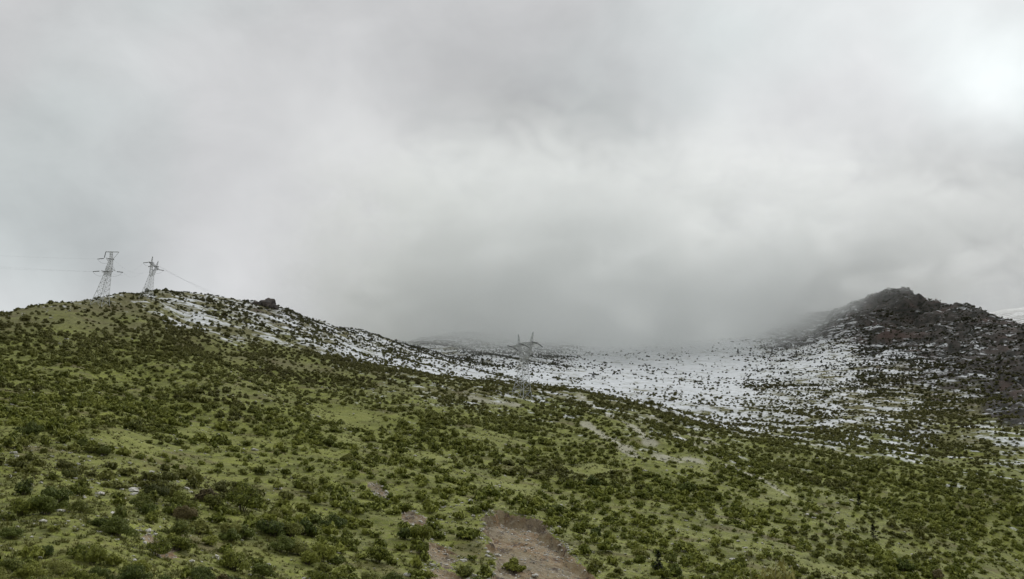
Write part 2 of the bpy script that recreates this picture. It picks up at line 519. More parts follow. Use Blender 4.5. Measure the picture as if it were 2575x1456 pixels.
def new_mat(name):
    m = bpy.data.materials.new(name)
    m.use_nodes = True
    m.node_tree.nodes.clear()
    t = m.node_tree
    out = nd(t, 'ShaderNodeOutputMaterial')
    return m, t, out


def attr(t, name):
    a = nd(t, 'ShaderNodeAttribute')
    a.attribute_name = name
    return a.outputs['Fac']


m_ground, t, out = new_mat('hillside_ground')
geo = nd(t, 'ShaderNodeNewGeometry')
pos = geo.outputs['Position']
ps = vmath(t, 'MULTIPLY', pos, (1, 1, 4.0)).outputs[0]
sepp = nd(t, 'ShaderNodeSeparateXYZ')
t.links.new(pos, sepp.inputs[0])
alt = sepp.outputs['Z']
big = noise(t, pos, 0.018, 4, 0.5)
mid = noise(t, ps, 0.09, 5, 0.6)
fine = noise(t, pos, 1.3, 5, 0.65)
grain = noise(t, pos, 5.0, 3, 0.6)
green = mixc(t, smooth(t, mid, 0.35, 0.65), (0.128, 0.148, 0.024), (0.240, 0.266, 0.046))
green = mixc(t, smooth(t, fine, 0.40, 0.72), green, (0.205, 0.195, 0.075))
dry = mixc(t, smooth(t, fine, 0.35, 0.65), (0.130, 0.118, 0.050), (0.225, 0.205, 0.105))
hi = mathn(t, 'ADD', mathn(t, 'MULTIPLY', alt, 1 / 160.0), mathn(t, 'MULTIPLY', mathn(t, 'SUBTRACT', big, 0.5), 1.6))
grass = mixc(t, smooth(t, hi, 0.40, 1.10), green, dry)
brownp = noise(t, ps, 0.055, 4, 0.6)
grass = mixc(t, mathn(t, 'MULTIPLY', smooth(t, brownp, 0.54, 0.68), 0.7), grass, (0.130, 0.098, 0.055))
blot = noise(t, pos, 0.42, 5, 0.65)
grass = mixc(t, mathn(t, 'MULTIPLY', smooth(t, blot, 0.50, 0.62), 0.55), grass, (0.070, 0.076, 0.024))
grass = mixc(t, mathn(t, 'MULTIPLY', smooth(t, noise(t, pos, 0.7, 5, 0.7), 0.58, 0.68), 0.6), grass, (0.300, 0.290, 0.170))
grass = mixc(t, mathn(t, 'MULTIPLY', smooth(t, grain, 0.40, 0.66), 0.55), grass, (0.06, 0.062, 0.022))
# crag and scree
rk = noise(t, pos, 0.11, 6, 0.65)
rockc = mixc(t, smooth(t, rk, 0.35, 0.65), (0.026, 0.027, 0.023), (0.072, 0.062, 0.055))
rockc = mixc(t, smooth(t, noise(t, pos, 0.03, 3, 0.5), 0.55, 0.7), rockc, (0.078, 0.056, 0.048))
lawn = attr(t, 'lush')
grass = mixc(t, mathn(t, 'MULTIPLY', mathn(t, 'MULTIPLY', lawn, smooth(t, mid, 0.25, 0.6)), 0.75), grass, mixc(t, smooth(t, fine, 0.35, 0.65), (0.160, 0.175, 0.044), (0.225, 0.228, 0.066)))
grass = mixc(t, mathn(t, 'MULTIPLY', attr(t, 'bare'), smooth(t, fine, 0.25, 0.55, 0.45, 0.9)), grass, (0.34, 0.325, 0.25))
crag = attr(t, 'crag')
col = mixc(t, smooth(t, mathn(t, 'ADD', crag, mathn(t, 'MULTIPLY', mathn(t, 'SUBTRACT', rk, 0.5), 0.8)), 0.18, 0.42), grass, rockc)
# bare earth in the slips
sn = noise(t, pos, 0.22, 5, 0.6)
earth = mixc(t, smooth(t, sn, 0.38, 0.62), (0.185, 0.122, 0.066), (0.230, 0.182, 0.112))
earth = mixc(t, mathn(t, 'MULTIPLY', smooth(t, noise(t, pos, 0.12, 4, 0.6), 0.46, 0.60), 0.55), earth, (0.195, 0.172, 0.126))
earth = mixc(t, smooth(t, fine, 0.50, 0.75), earth, (0.31, 0.275, 0.205))
earth = mixc(t, mathn(t, 'MULTIPLY', smooth(t, noise(t, pos, 0.45, 4, 0.7), 0.53, 0.64), 0.85), earth, (0.068, 0.050, 0.042))
soil = attr(t, 'soil')
sm = smooth(t, mathn(t, 'ADD', soil, mathn(t, 'MULTIPLY', mathn(t, 'SUBTRACT', fine, 0.5), 0.9)), 0.40, 0.55)
col = mixc(t, sm, col, earth)
# thin fresh snow, held in patches and along the treads of the slope
snow = attr(t, 'snow')
tilt = nd(t, 'ShaderNodeCombineXYZ')
t.links.new(sepp.outputs['X'], tilt.inputs[0])
t.links.new(sepp.outputs['Y'], tilt.inputs[1])
t.links.new(mathn(t, 'MULTIPLY_ADD', sepp.outputs['X'], 0.3, alt), tilt.inputs[2])
pband = vmath(t, 'MULTIPLY', tilt.outputs[0], (0.052, 0.052, 0.17)).outputs[0]
band = noise(t, pband, 1.0, 6, 0.62, 0.4)
speck = noise(t, pos, 0.33, 4, 0.65)
sv = mathn(t, 'ADD', mathn(t, 'MULTIPLY', band, 0.75), mathn(t, 'MULTIPLY', speck, 0.25))
sv = mathn(t, 'ADD', mathn(t, 'MULTIPLY', mathn(t, 'SUBTRACT', sv, 0.50), 2.8), snow)
# steep faces shed it
sepn = nd(t, 'ShaderNodeSeparateXYZ')
t.links.new(geo.outputs['Normal'], sepn.inputs[0])
steep = smooth(t, sepn.outputs['Z'], 0.45, 0.80)
sv = mathn(t, 'SUBTRACT', sv, mathn(t, 'MULTIPLY', mathn(t, 'SUBTRACT', 1.0, steep), 0.32))
smask = smooth(t, sv, 0.42, 0.68)
smask = mathn(t, 'MULTIPLY', smask, smooth(t, snow, 0.02, 0.12))
snowc = mixc(t, smooth(t, mid, 0.3, 0.7), (0.60, 0.615, 0.63), (0.72, 0.73, 0.745))
cover = mathn(t, 'MULTIPLY', smask, smooth(t, sv, 0.45, 0.95, 0.55, 1.0))
col = mixc(t, cover, col, snowc)
bs = nd(t, 'ShaderNodeBsdfPrincipled')
t.links.new(col, bs.inputs['Base Color'])
bs.inputs['Roughness'].default_value = 0.9
bs.inputs['Specular IOR Level'].default_value = 0.15
b1 = nd(t, 'ShaderNodeBump')
b1.inputs['Strength'].default_value = 0.8
b1.inputs['Distance'].default_value = 0.35
hgt = mathn(t, 'ADD', mathn(t, 'MULTIPLY', fine, 1.0), mathn(t, 'MULTIPLY', grain, 0.35))
hgt = mathn(t, 'ADD', hgt, mathn(t, 'MULTIPLY', band, 1.6))
t.links.new(hgt, b1.inputs['Height'])
t.links.new(b1.outputs[0], bs.inputs['Normal'])
t.links.new(bs.outputs[0], out.inputs[0])
me.materials.append(m_ground)
hill = bpy.data.objects.new('hillside', me)
COL.objects.link(hill)
tag(hill, 'scrubby green mountainside with bare earth slips and patches of fresh snow', kind='structure')


def leaf_mat(name, dark, mid_, light, high):
    m, t, out = new_mat(name)
    oi = nd(t, 'ShaderNodeObjectInfo')
    g = nd(t, 'ShaderNodeNewGeometry')
    rnd = oi.outputs['Random']
    isl = g.outputs['Random Per Island']
    c = mixc(t, smooth(t, isl, 0.0, 1.0), dark, mid_)
    c = mixc(t, mathn(t, 'MULTIPLY', smooth(t, isl, 0.7, 1.0), 0.7), c, light)
    c2 = mixc(t, mathn(t, 'MULTIPLY', smooth(t, rnd, 0.25, 1.0), 0.55), c, light)
    sp = nd(t, 'ShaderNodeSeparateXYZ')
    t.links.new(oi.outputs['Location'], sp.inputs[0])
    c3 = mixc(t, mathn(t, 'MULTIPLY', smooth(t, sp.outputs['Z'], 20, 130), 0.85), c2, high)
    c3 = mixc(t, mathn(t, 'MULTIPLY', smooth(t, sp.outputs['Z'], 130, 260), 0.75), c3, (0.040, 0.042, 0.034))
    patch = noise(t, oi.outputs['Location'], 0.02, 3, 0.5)
    c3 = mixc(t, mathn(t, 'MULTIPLY', smooth(t, patch, 0.52, 0.66), 0.45), c3, (0.075, 0.060, 0.030))
    b = nd(t, 'ShaderNodeBsdfPrincipled')
    t.links.new(c3, b.inputs['Base Color'])
    b.inputs['Roughness'].default_value = 0.75
    b.inputs['Specular IOR Level'].default_value = 0.2
    tr = nd(t, 'ShaderNodeBsdfTranslucent')
    t.links.new(c3, tr.inputs[0])
    mxs = nd(t, 'ShaderNodeMixShader')
    mxs.inputs[0].default_value = 0.12
    t.links.new(b.outputs[0], mxs.inputs[1])
    t.links.new(tr.outputs[0], mxs.inputs[2])
    t.links.new(mxs.outputs[0], out.inputs[0])
    return m


def simple_mat(name, c1, c2, scale, rough=0.8, metal=0.0):
    m, t, out = new_mat(name)
    g = nd(t, 'ShaderNodeNewGeometry')
    nn = noise(t, g.outputs['Position'], scale, 4, 0.6)
    c = mixc(t, smooth(t, nn, 0.35, 0.65), c1, c2)
    b = nd(t, 'ShaderNodeBsdfPrincipled')
    t.links.new(c, b.inputs['Base Color'])
    b.inputs['Roughness'].default_value = rough
    b.inputs['Metallic'].default_value = metal
    t.links.new(b.outputs[0], out.inputs[0])
    return m


m_leaf = leaf_mat('shrub_leaves', (0.072, 0.088, 0.014), (0.176, 0.198, 0.032), (0.290, 0.302, 0.062), (0.120, 0.112, 0.040))
m_leafd = leaf_mat('dark_leaves', (0.042, 0.060, 0.012), (0.096, 0.122, 0.024), (0.155, 0.178, 0.038), (0.074, 0.078, 0.030))
m_leafl = leaf_mat('light_leaves', (0.080, 0.100, 0.020), (0.165, 0.182, 0.040), (0.265, 0.260, 0.072), (0.110, 0.108, 0.042))
m_leafb = leaf_mat('brown_leaves', (0.060, 0.050, 0.022), (0.135, 0.108, 0.046), (0.205, 0.165, 0.075), (0.075, 0.066, 0.038))
m_leafy = leaf_mat('yellow_leaves', (0.085, 0.095, 0.022), (0.190, 0.185, 0.050), (0.300, 0.265, 0.090), (0.150, 0.150, 0.050))
m_con = leaf_mat('conifer_needles', (0.012, 0.020, 0.012), (0.026, 0.036, 0.020), (0.038, 0.050, 0.026), (0.022, 0.028, 0.020))
m_tuft = leaf_mat('grass_blades', (0.060, 0.070, 0.018), (0.140, 0.148, 0.040), (0.260, 0.245, 0.090), (0.120, 0.112, 0.052))
m_bark = simple_mat('bark', (0.055, 0.042, 0.030), (0.110, 0.088, 0.065), 6.0)
m_twig = simple_mat('bare_twigs', (0.22, 0.19, 0.13), (0.36, 0.32, 0.24), 6.0)
m_stone = simple_mat('pale_stone', (0.30, 0.285, 0.25), (0.52, 0.50, 0.46), 2.0)
m_rock = simple_mat('dark_rock', (0.035, 0.030, 0.028), (0.090, 0.072, 0.062), 0.35)
m_steel = simple_mat('galvanised_steel', (0.36, 0.37, 0.38), (0.48, 0.49, 0.50), 0.7, 0.6, 0.3)
m_ins = simple_mat('glazed_insulator', (0.045, 0.045, 0.048), (0.085, 0.085, 0.09), 3.0, 0.35)
m_wire = simple_mat('aluminium_cable', (0.10, 0.10, 0.105), (0.16, 0.16, 0.165), 1.0, 0.5)
m_conc = simple_mat('footing_concrete', (0.38, 0.37, 0.35), (0.52, 0.51, 0.48), 1.5)

# ------------------------------------------------------------------ plants


def leaf_cloud(n_leaf, lumps, size, seed, aspect=1.0, flat=0.0):
    """leaf sprays spread through the volume of several overlapping lumps; origin at the foot, radius about 1"""
    rg = np.random.default_rng(seed)
    verts, faces = [], []
    vol = np.array([l[3] ** 2 for l in lumps])
    pick = rg.choice(len(lumps), n_leaf, p=vol / vol.sum())
    for k in range(n_leaf):
        cx, cy, cz, rr, sq = lumps[pick[k]]
        d = rg.normal(size=3)
        d /= np.linalg.norm(d)
        if d[2] < -0.55:
            d[2] *= -0.6
        rad = rr * (0.62 + 0.42 * rg.random() ** 0.6)
        c = np.array([cx, cy, cz]) + d * rad * np.array([1, 1, sq])
        if c[2] < 0.01:
            c[2] = abs(c[2]) * 0.3 + 0.01
        nrm = d * 1.0 + rg.normal(size=3) * 0.55 + np.array([0, 0, 0.35])
        nrm /= np.linalg.norm(nrm)
        a = np.cross(nrm, rg.normal(size=3))
        a /= np.linalg.norm(a)
        b = np.cross(nrm, a)
        s = size * (0.55 + 0.9 * rg.random())
        i = len(verts)
        # a folded spray of two triangles
        verts += [c - a * s, c + b * s * 0.55 * aspect + nrm * s * 0.12, c + a * s * 1.1, c - b * s * 0.55 * aspect + nrm * s * 0.12]
        faces += [(i, i + 1, i + 3), (i + 1, i + 2, i + 3)]
    return verts, faces


def shrub_lumps(seed, kind=0):
    rg = np.random.default_rng(seed)
    L = [(0, 0, 0.34, 0.50, 0.66)]
    for k in range(rg.integers(9, 14)):
        a = rg.random() * 6.283
        q = 0.22 + 0.60 * rg.random()
        rr = 0.15 + 0.22 * rg.random() * (1.25 - q)
        L.append((q * math.cos(a), q * math.sin(a), 0.20 + 0.58 * rg.random() * (1.05 - 0.75 * q), rr, 0.85))
    if kind == 1:                                     # taller crown
        L += [(0.12, -0.05, 0.72, 0.34, 1.0), (-0.2, 0.15, 0.62, 0.30, 1.0)]
    return L


def tube(verts, faces, p0, p1, r0, r1, sides=5):
    p0, p1 = np.array(p0, float), np.array(p1, float)
    d = p1 - p0
    d /= np.linalg.norm(d) + 1e-9
    u = np.cross(d, (0, 0, 1.0) if abs(d[2]) < 0.9 else (1.0, 0, 0))
    u /= np.linalg.norm(u)
    w = np.cross(d, u)
    i = len(verts)
    for p, r in ((p0, r0), (p1, r1)):
        for k in range(sides):
            a = 6.2832 * k / sides
            verts.append(p + (u * math.cos(a) + w * math.sin(a)) * r)
    for k in range(sides):
        faces.append((i + k, i + (k + 1) % sides, i + sides + (k + 1) % sides, i + sides + k))
    faces.append(tuple(i + sides + k for k in range(sides)))
    faces.append(tuple(i + k for k in reversed(range(sides))))


def stems_mesh(seed, h=0.75, nst=7, spread=0.6, rad=0.022):
    rg = np.random.default_rng(seed)
    v, f = [], []
    for k in range(nst):
        a = 6.283 * k / nst + rg.random()
        s = spread * (0.5 + 0.6 * rg.random())
        p = np.array([0.05 * math.cos(a), 0.05 * math.sin(a), -0.12])
        q = np.array([s * 0.45 * math.cos(a), s * 0.45 * math.sin(a), h * (0.35 + 0.15 * rg.random())])
        e = np.array([s * math.cos(a + 0.3), s * math.sin(a + 0.3), h * (0.7 + 0.35 * rg.random())])
        tube(v, f, p, q, rad, rad * 0.7)
        tube(v, f, q, e, rad * 0.7, rad * 0.25)
        e2 = q + np.array([0.25 * math.cos(a - 0.8), 0.25 * math.sin(a - 0.8), 0.2 * h])
        tube(v, f, q, e2, rad * 0.5, rad * 0.2, 4)
    return v, f


def mk_mesh(name, vf, mat, smooth_shade=False):
    mm = bpy.data.meshes.new(name)
    mm.from_pydata([tuple(p) for p in vf[0]], [], vf[1])
    mm.update()
    if smooth_shade:
        mm.polygons.foreach_set('use_smooth', [True] * len(mm.polygons))
    mm.materials.append(mat)
    return mm


NEAR_LEAF = [mk_mesh('foliage', leaf_cloud(1150, shrub_lumps(100 + k, k % 3 == 2), 0.085, 200 + k), m_leaf) for k in range(7)]
CLOSE_LEAF = [mk_mesh('foliage', leaf_cloud(4200, shrub_lumps(130 + k, k % 3 == 2), 0.040, 230 + k), m_leaf) for k in range(4)]
NEAR_STEM = [mk_mesh('stems', stems_mesh(300 + k), m_bark) for k in range(3)]
FAR_LEAF = [mk_mesh('scrub_foliage', leaf_cloud(190, shrub_lumps(400 + k, k % 4 == 3), 0.20, 500 + k), m_leaf) for k in range(7)]

# where the scrub grows
cell = 2.9
xs = np.arange(-760, 900, cell)
ys = np.arange(30, 1330, cell)
X, Y = np.meshgrid(xs, ys)
X = (X + rng.uniform(-.42, .42, X.shape) * cell)
Y = (Y + rng.uniform(-.42, .42, Y.shape) * cell)
X[::2] += cell * 0.5
X, Y = X.ravel(), Y.ravel()
azp = np.arctan2(X, Y)
rp = np.hypot(X, Y)
ok = (np.abs(azp) < math.radians(36)) & (rp > 52) & (rp < 1320)
X, Y, rp, azp = X[ok], Y[ok], rp[ok], azp[ok]
ZZ, F, S = ground(X, Y, True)
clump = fbm(X / 26, Y / 26, 81, 3)
dens = F[:, 1] * (0.80 + 0.70 * clump) * 1.0
dens = np.where(F[:, 2] > 0.5, dens * 0.8, dens)
dens = np.where(S > 0.25, 0, dens)
dens = dens * (1 - lush(X, Y)) * (1 - 0.9 * bare(X, Y))
dens = np.where((F[:, 0] > 0.86), dens * 0.55, dens)
keep = rng.random(len(X)) < np.clip(dens, 0.004, 0.92)
X, Y, ZZ, rp, azp, F, clump = X[keep], Y[keep], ZZ[keep], rp[keep], azp[keep], F[keep], clump[keep]
# spread in metres; a few grow much larger, snow-field bushes stay small
rad = np.exp(rng.normal(0.27, 0.27, len(X))) * (0.85 + 0.35 * np.clip(clump, -1, 1))
rad *= np.where(F[:, 0] > 0.6, 0.85, 1.0)
nearbig = sstep(170, 70, rp)
rad *= 1 + 0.45 * nearbig * rng.random(len(X))
rad = np.where(rp < 80, np.minimum(rad, 1.25), rad)
hgt_s = rad * rng.uniform(0.82, 1.28, len(X))
rotz = rng.uniform(0, 6.283, len(X))
# the big bushes that stand out near the lower left: (photo x, y of the foot, width in photo pixels, leaf colour)
HEROES = [(131, 1275, 104, 1), (72, 1100, 64, 1), (293, 1350, 88, 1), (444, 1385, 78, 0), (684, 1350, 84, 1), (609, 1285, 104, 0), (513, 1262, 62, 3), (33, 1355, 58, 1), (108, 1400, 64, 1),
          (707, 1390, 72, 1), (585, 1435, 84, 0), (330, 1455, 66, 1), (39, 1440, 74, 2), (230, 1420, 70, 0), (200, 1290, 60, 2), (1500, 1350, 46, 1), (1395, 1320, 44, 1), (1060, 1395, 60, 0), (1290, 1440, 62, 0)]
hero_col = {}
for (px, py, wd, kc) in HEROES:
    c_ = hit(px, py)
    r_ = math.hypot(c_[0], c_[1])
    hr = 0.5 * wd * r_ / FPX * 1.05
    far_enough = np.hypot(X - c_[0], Y - c_[1]) > 0.95 * hr
    X, Y, ZZ, rp, azp, F, clump, rad, hgt_s, rotz = [q_[far_enough] for q_ in (X, Y, ZZ, rp, azp, F, clump, rad, hgt_s, rotz)]
    X, Y, ZZ = np.append(X, c_[0]), np.append(Y, c_[1]), np.append(ZZ, c_[2])
    rp, azp, F = np.append(rp, r_), np.append(azp, math.atan2(c_[0], c_[1])), np.vstack([F, [0, 1, 0]])
    clump, rad = np.append(clump, 0), np.append(rad, hr)
    hgt_s, rotz = np.append(hgt_s, hr * rng.uniform(0.85, 1.15)), np.append(rotz, rng.uniform(0, 6.28))
    hero_col[(round(c_[0], 3), round(c_[1], 3))] = kc


def project(p):
    p = np.asarray(p, float)
    w = p @ Fw
    return CXP + FPX * (p @ RI) / w, CYP - FPX * (p @ UI) / w, w


PX, PY, PW = project(np.stack([X, Y, ZZ + 0.4 * hgt_s], 1))
appar = rad / PW * FPX
seen = (PX > -20) & (PX < 2595) & (PY < 1640)
# hidden behind a crest: compare with the highest ground on the way
vis = np.ones(len(X), bool)
cand = np.argsort(-np.where(seen, appar, 0))[:900]
for i in cand:
    tt = np.linspace(0.25, 0.985, 60)
    zz = ground(X[i] * tt, Y[i] * tt)
    if np.any(zz > (ZZ[i] + 0.7 * hgt_s[i]) * tt):
        vis[i] = False
NIND = 288
big_idx = [i for i in cand if vis[i] and seen[i]][:NIND]
is_big = np.zeros(len(X), bool)
is_big[big_idx] = True


def slope_tilt(x, y):
    e = 1.0
    z0 = ground(np.array([x - e, x + e, x, x]), np.array([y, y, y - e, y + e]))
    return (z0[1] - z0[0]) / (2 * e), (z0[3] - z0[2]) / (2 * e)


# landmarks that the labels refer to
ZONES = [
    ('in the lower left corner', lambda x, y: x < 300 and y > 1330),
    ('beside the corner thicket, bottom edge', lambda x, y: x < 560 and y > 1330),
    ('above the corner thicket, left edge', lambda x, y: x < 300 and y > 1210),
    ('halfway up the left edge', lambda x, y: x < 300),
    ('left of the small bright meadow', lambda x, y: x < 600 and y > 1230),
    ('above and left of the meadow', lambda x, y: x < 600),
    ('below the small bright meadow', lambda x, y: x < 860 and y > 1300),
    ('beside the small bright meadow', lambda x, y: x < 860 and y > 1200),
    ('high above the bright meadow', lambda x, y: x < 860),
    ('left of the narrow slip', lambda x, y: x < 1060 and y > 1280),
    ('above the narrow slip', lambda x, y: x < 1130 and y <= 1280),
    ('between the two earth slips', lambda x, y: x < 1260 and y > 1290),
    ('above the wide slip', lambda x, y: x < 1480 and y <= 1320),
    ('right of the wide slip', lambda x, y: x < 1600 and y > 1320),
    ('upslope right of the wide slip', lambda x, y: x < 1760 and y < 1320),
    ('between slip and yellow bush', lambda x, y: x < 1850),
    ('beside or behind the yellow bush', lambda x, y: x < 2100),
    ('in the lower right of the slope', lambda x, y: True),
]
KINDS = [('olive green', m_leaf), ('dark green', m_leafd), ('yellowish green', m_leafl), ('brownish', m_leafb)]
zone_members = {}
for i in big_idx:
    for zi, (zn, test) in enumerate(ZONES):
        if test(PX[i], PY[i]):
            zone_members.setdefault(zi, []).append(i)
            break
by_label = {}
for zi, mem in zone_members.items():
    mem.sort(key=lambda i: -appar[i])
    zn = ZONES[zi][0]
    half = np.median([appar[i] for i in mem])
    for j, i in enumerate(mem):
        kc = hero_col.get((round(X[i], 3), round(Y[i], 3)), int(rng.choice(4, p=[0.45, 0.27, 0.22, 0.06])))
        if kc == 3 and appar[i] > 50:
            kc = 0
        if j == 0:
            size = 'largest'
        else:
            size = 'big' if appar[i] > half else 'small'
        shape = 'domed' if hgt_s[i] > 1.05 * rad[i] else 'spreading'
        o = empty('shrub', (X[i], Y[i], ZZ[i] - 0.10), rotz[i], (rad[i], rad[i] * rng.uniform(0.85, 1.15), hgt_s[i] * 1.15))
        by_label.setdefault('%s %s %s shrub %s' % (size, shape, KINDS[kc][0], zn), []).append((PX[i], o))
        tag(o, None, 'shrub', 'leafy shrubs ' + zn)
        lf = bpy.data.objects.new('foliage', CLOSE_LEAF[i % 4] if appar[i] > 36 else NEAR_LEAF[(i * 7 + j) % 7])
        lf.material_slots[0].link = 'OBJECT'
        lf.material_slots[0].material = KINDS[kc][1]
        st = bpy.data.objects.new('stems', NEAR_STEM[i % 3])
        for c in (lf, st):
            COL.objects.link(c)
            c.parent = o


ORD = ['leftmost', 'second from left', 'third from left', 'fourth from left', 'fifth from left', 'sixth from left', 'seventh from left', 'eighth from left', 'ninth from left', 'tenth from left']
for lb, group_ in by_label.items():
    group_.sort(key=lambda a: a[0])
    for j, (_, o) in enumerate(group_):
        if len(group_) == 1:
            o['label'] = lb
        elif j == len(group_) - 1:
            o['label'] = 'rightmost ' + lb
        else:
            o['label'] = ORD[min(j, 9)] + ' ' + lb


def scatter(name, pts, rot, scl, idx, protos, label):
    """one uncountable cover: copies of a few small plants or stones on given spots"""
    pc = bpy.data.collections.new(name + '_kinds')
    for k, mm in enumerate(protos):
        pc.objects.link(bpy.data.objects.new('%s_kind_%02d' % (name, k), mm))
    mm = bpy.data.meshes.new(name)
    mm.vertices.add(len(pts))
    mm.vertices.foreach_set('co', np.asarray(pts, np.float32).ravel())
    a = mm.attributes.new('rot', 'FLOAT_VECTOR', 'POINT')
    a.data.foreach_set('vector', np.asarray(rot, np.float32).ravel())
    a = mm.attributes.new('scl', 'FLOAT_VECTOR', 'POINT')
    a.data.foreach_set('vector', np.asarray(scl, np.float32).ravel())
    a = mm.attributes.new('idx', 'INT', 'POINT')
    a.data.foreach_set('value', np.asarray(idx, np.int32))
    o = bpy.data.objects.new(name, mm)
    COL.objects.link(o)
    ng = bpy.data.node_groups.new(name, 'GeometryNodeTree')
    ng.interface.new_socket('Geometry', in_out='INPUT', socket_type='NodeSocketGeometry')
    ng.interface.new_socket('Geometry', in_out='OUTPUT', socket_type='NodeSocketGeometry')
    gi, go = ng.nodes.new('NodeGroupInput'), ng.nodes.new('NodeGroupOutput')
    iop = ng.nodes.new('GeometryNodeInstanceOnPoints')
    ci = ng.nodes.new('GeometryNodeCollectionInfo')
    ci.inputs['Collection'].default_value = pc
    ci.inputs['Separate Children'].default_value = True
    ci.inputs['Reset Children'].default_value = True

    def named(nm, dt):
        q = ng.nodes.new('GeometryNodeInputNamedAttribute')
        q.data_type = dt
        q.inputs['Name'].default_value = nm
        return q.outputs['Attribute']
    e2r = ng.nodes.new('FunctionNodeEulerToRotation')
    L = ng.links.new
    L(named('rot', 'FLOAT_VECTOR'), e2r.inputs[0])
    L(gi.outputs[0], iop.inputs['Points'])
    L(ci.outputs[0], iop.inputs['Instance'])
    iop.inputs['Pick Instance'].default_value = True
    L(named('idx', 'INT'), iop.inputs['Instance Index'])
    L(e2r.outputs[0], iop.inputs['Rotation'])
    L(named('scl', 'FLOAT_VECTOR'), iop.inputs['Scale'])
    L(iop.outputs[0], go.inputs[0])
    md = o.modifiers.new('scatter', 'NODES')
    md.node_group = ng
    tag(o, label, kind='stuff')
    return o


rest = ~is_big & (appar < 46)
nrest = int(rest.sum())
scatter('scrub', np.stack([X, Y, ZZ - 0.08], 1)[rest],
        np.stack([np.zeros(nrest), np.zeros(nrest), rotz[rest]], 1),
        np.stack([rad, rad * rng.uniform(.8, 1.2, len(X)), hgt_s * 1.15], 1)[rest],
        rng.integers(0, 7, nrest), FAR_LEAF, 'dense low scrub dotting the mountainside up to the snow')

# grass tussocks on the nearer slope


def tuft_mesh(seed):
    rg = np.random.default_rng(seed)
    v, f = [], []
    for k in range(16):
        a = rg.random() * 6.283
        l = 0.5 + 0.6 * rg.random()
        lean = 0.25 + 0.6 * rg.random()
        w = 0.07
        b = np.array([0.25 * math.cos(a) * rg.random(), 0.25 * math.sin(a) * rg.random(), -0.05])
        s = np.array([-math.sin(a), math.cos(a), 0]) * w
        tip = b + np.array([math.cos(a) * lean * l, math.sin(a) * lean * l, l])
        i = len(v)
        v += [b - s, b + s, tip]
        f.append((i, i + 1, i + 2))
    return v, f


NT = 60000
ta = rng.uniform(-0.64, 0.64, NT)
tr_ = np.exp(rng.uniform(math.log(55), math.log(420), NT))
tx, ty = tr_ * np.sin(ta), tr_ * np.cos(ta)
tz, tf, tsoil = ground(tx, ty, True)
kk = (tsoil < 0.2) & (rng.random(NT) < 0.55 + 0.6 * fbm(tx / 9, ty / 9, 17, 3))
tx, ty, tz = tx[kk], ty[kk], tz[kk]
ts = rng.uniform(0.22, 0.55, len(tx)) * (0.8 + np.hypot(tx, ty) / 300)
scatter('grass_tussocks', np.stack([tx, ty, tz - 0.03], 1), np.stack([0 * tx, 0 * tx, rng.uniform(0, 6.28, len(tx))], 1),
        np.stack([ts * 1.3, ts * 1.3, ts * 0.8], 1), rng.integers(0, 4, len(tx)), [mk_mesh('tussock', tuft_mesh(k), m_tuft) for k in range(4)],
        'short tufted grass between the shrubs on the lower slope')

# ------------------------------------------------------------------ stones


def rock_vf(seed, sub=2, flat=0.7, rough=0.35):
    bm = bmesh.new()
    bmesh.ops.create_icosphere(bm, subdivisions=sub, radius=1.0)
    rg = np.random.default_rng(seed)
    planes = [(lambda q: q / np.linalg.norm(q))(rg.normal(size=3)) for _ in range(9)]
    offs = rg.uniform(0.55, 0.95, 9)
    v = []
    for p in bm.verts:
        c = np.array(p.co)
        for pl, of in zip(planes, offs):
            dd = c @ pl - of
            if dd > 0:
                c = c - pl * dd
        c = c * (1 + rough * 0.25 * rg.normal())
        c[2] *= flat
        v.append(c)
    f = [tuple(q.index for q in fc.verts) for fc in bm.faces]
    bm.free()
    return v, f


STONES = [mk_mesh('stone', rock_vf(700 + k, 1), m_stone) for k in range(4)]
NS = 15000
sa_ = rng.uniform(-0.63, 0.63, NS)
sr = np.exp(rng.uniform(math.log(60), math.log(520), NS))
sx, sy = sr * np.sin(sa_), sr * np.cos(sa_)
kk = rng.random(NS) < np.clip(0.35 + 1.1 * fbm(sx / 24, sy / 24, 27, 3), 0.02, 1)
sx, sy = sx[kk], sy[kk]
# rubble in the slips
for poly, depth, amt in SLIPS:
    mn, mxx = poly.min(0), poly.max(0)
    nn = int(3000 if depth > 1.5 else 400)
    qx, qy = rng.uniform(mn[0], mxx[0], nn), rng.uniform(mn[1], mxx[1], nn)
    inn = poly_dist(qx, qy, poly) > -0.5
    sx, sy = np.concatenate([sx, qx[inn]]), np.concatenate([sy, qy[inn]])
sz, sf, ssoil = ground(sx, sy, True)
ss = np.exp(rng.normal(-1.75, 0.50, len(sx))) * np.where(ssoil > 0.3, 0.55, 0.9) * (0.6 + np.hypot(sx, sy) / 300)
scatter('loose_stones', np.stack([sx, sy, sz + ss * 0.12], 1), np.stack([rng.uniform(-.3, .3, len(sx)), rng.uniform(-.3, .3, len(sx)), rng.uniform(0, 6.28, len(sx))], 1),
        np.stack([ss * rng.uniform(.8, 1.6, len(sx)), ss, ss * rng.uniform(.6, 1.0, len(sx))], 1), rng.integers(0, 4, len(sx)), STONES,
        'pale loose stones strewn over the grass and the bare earth')

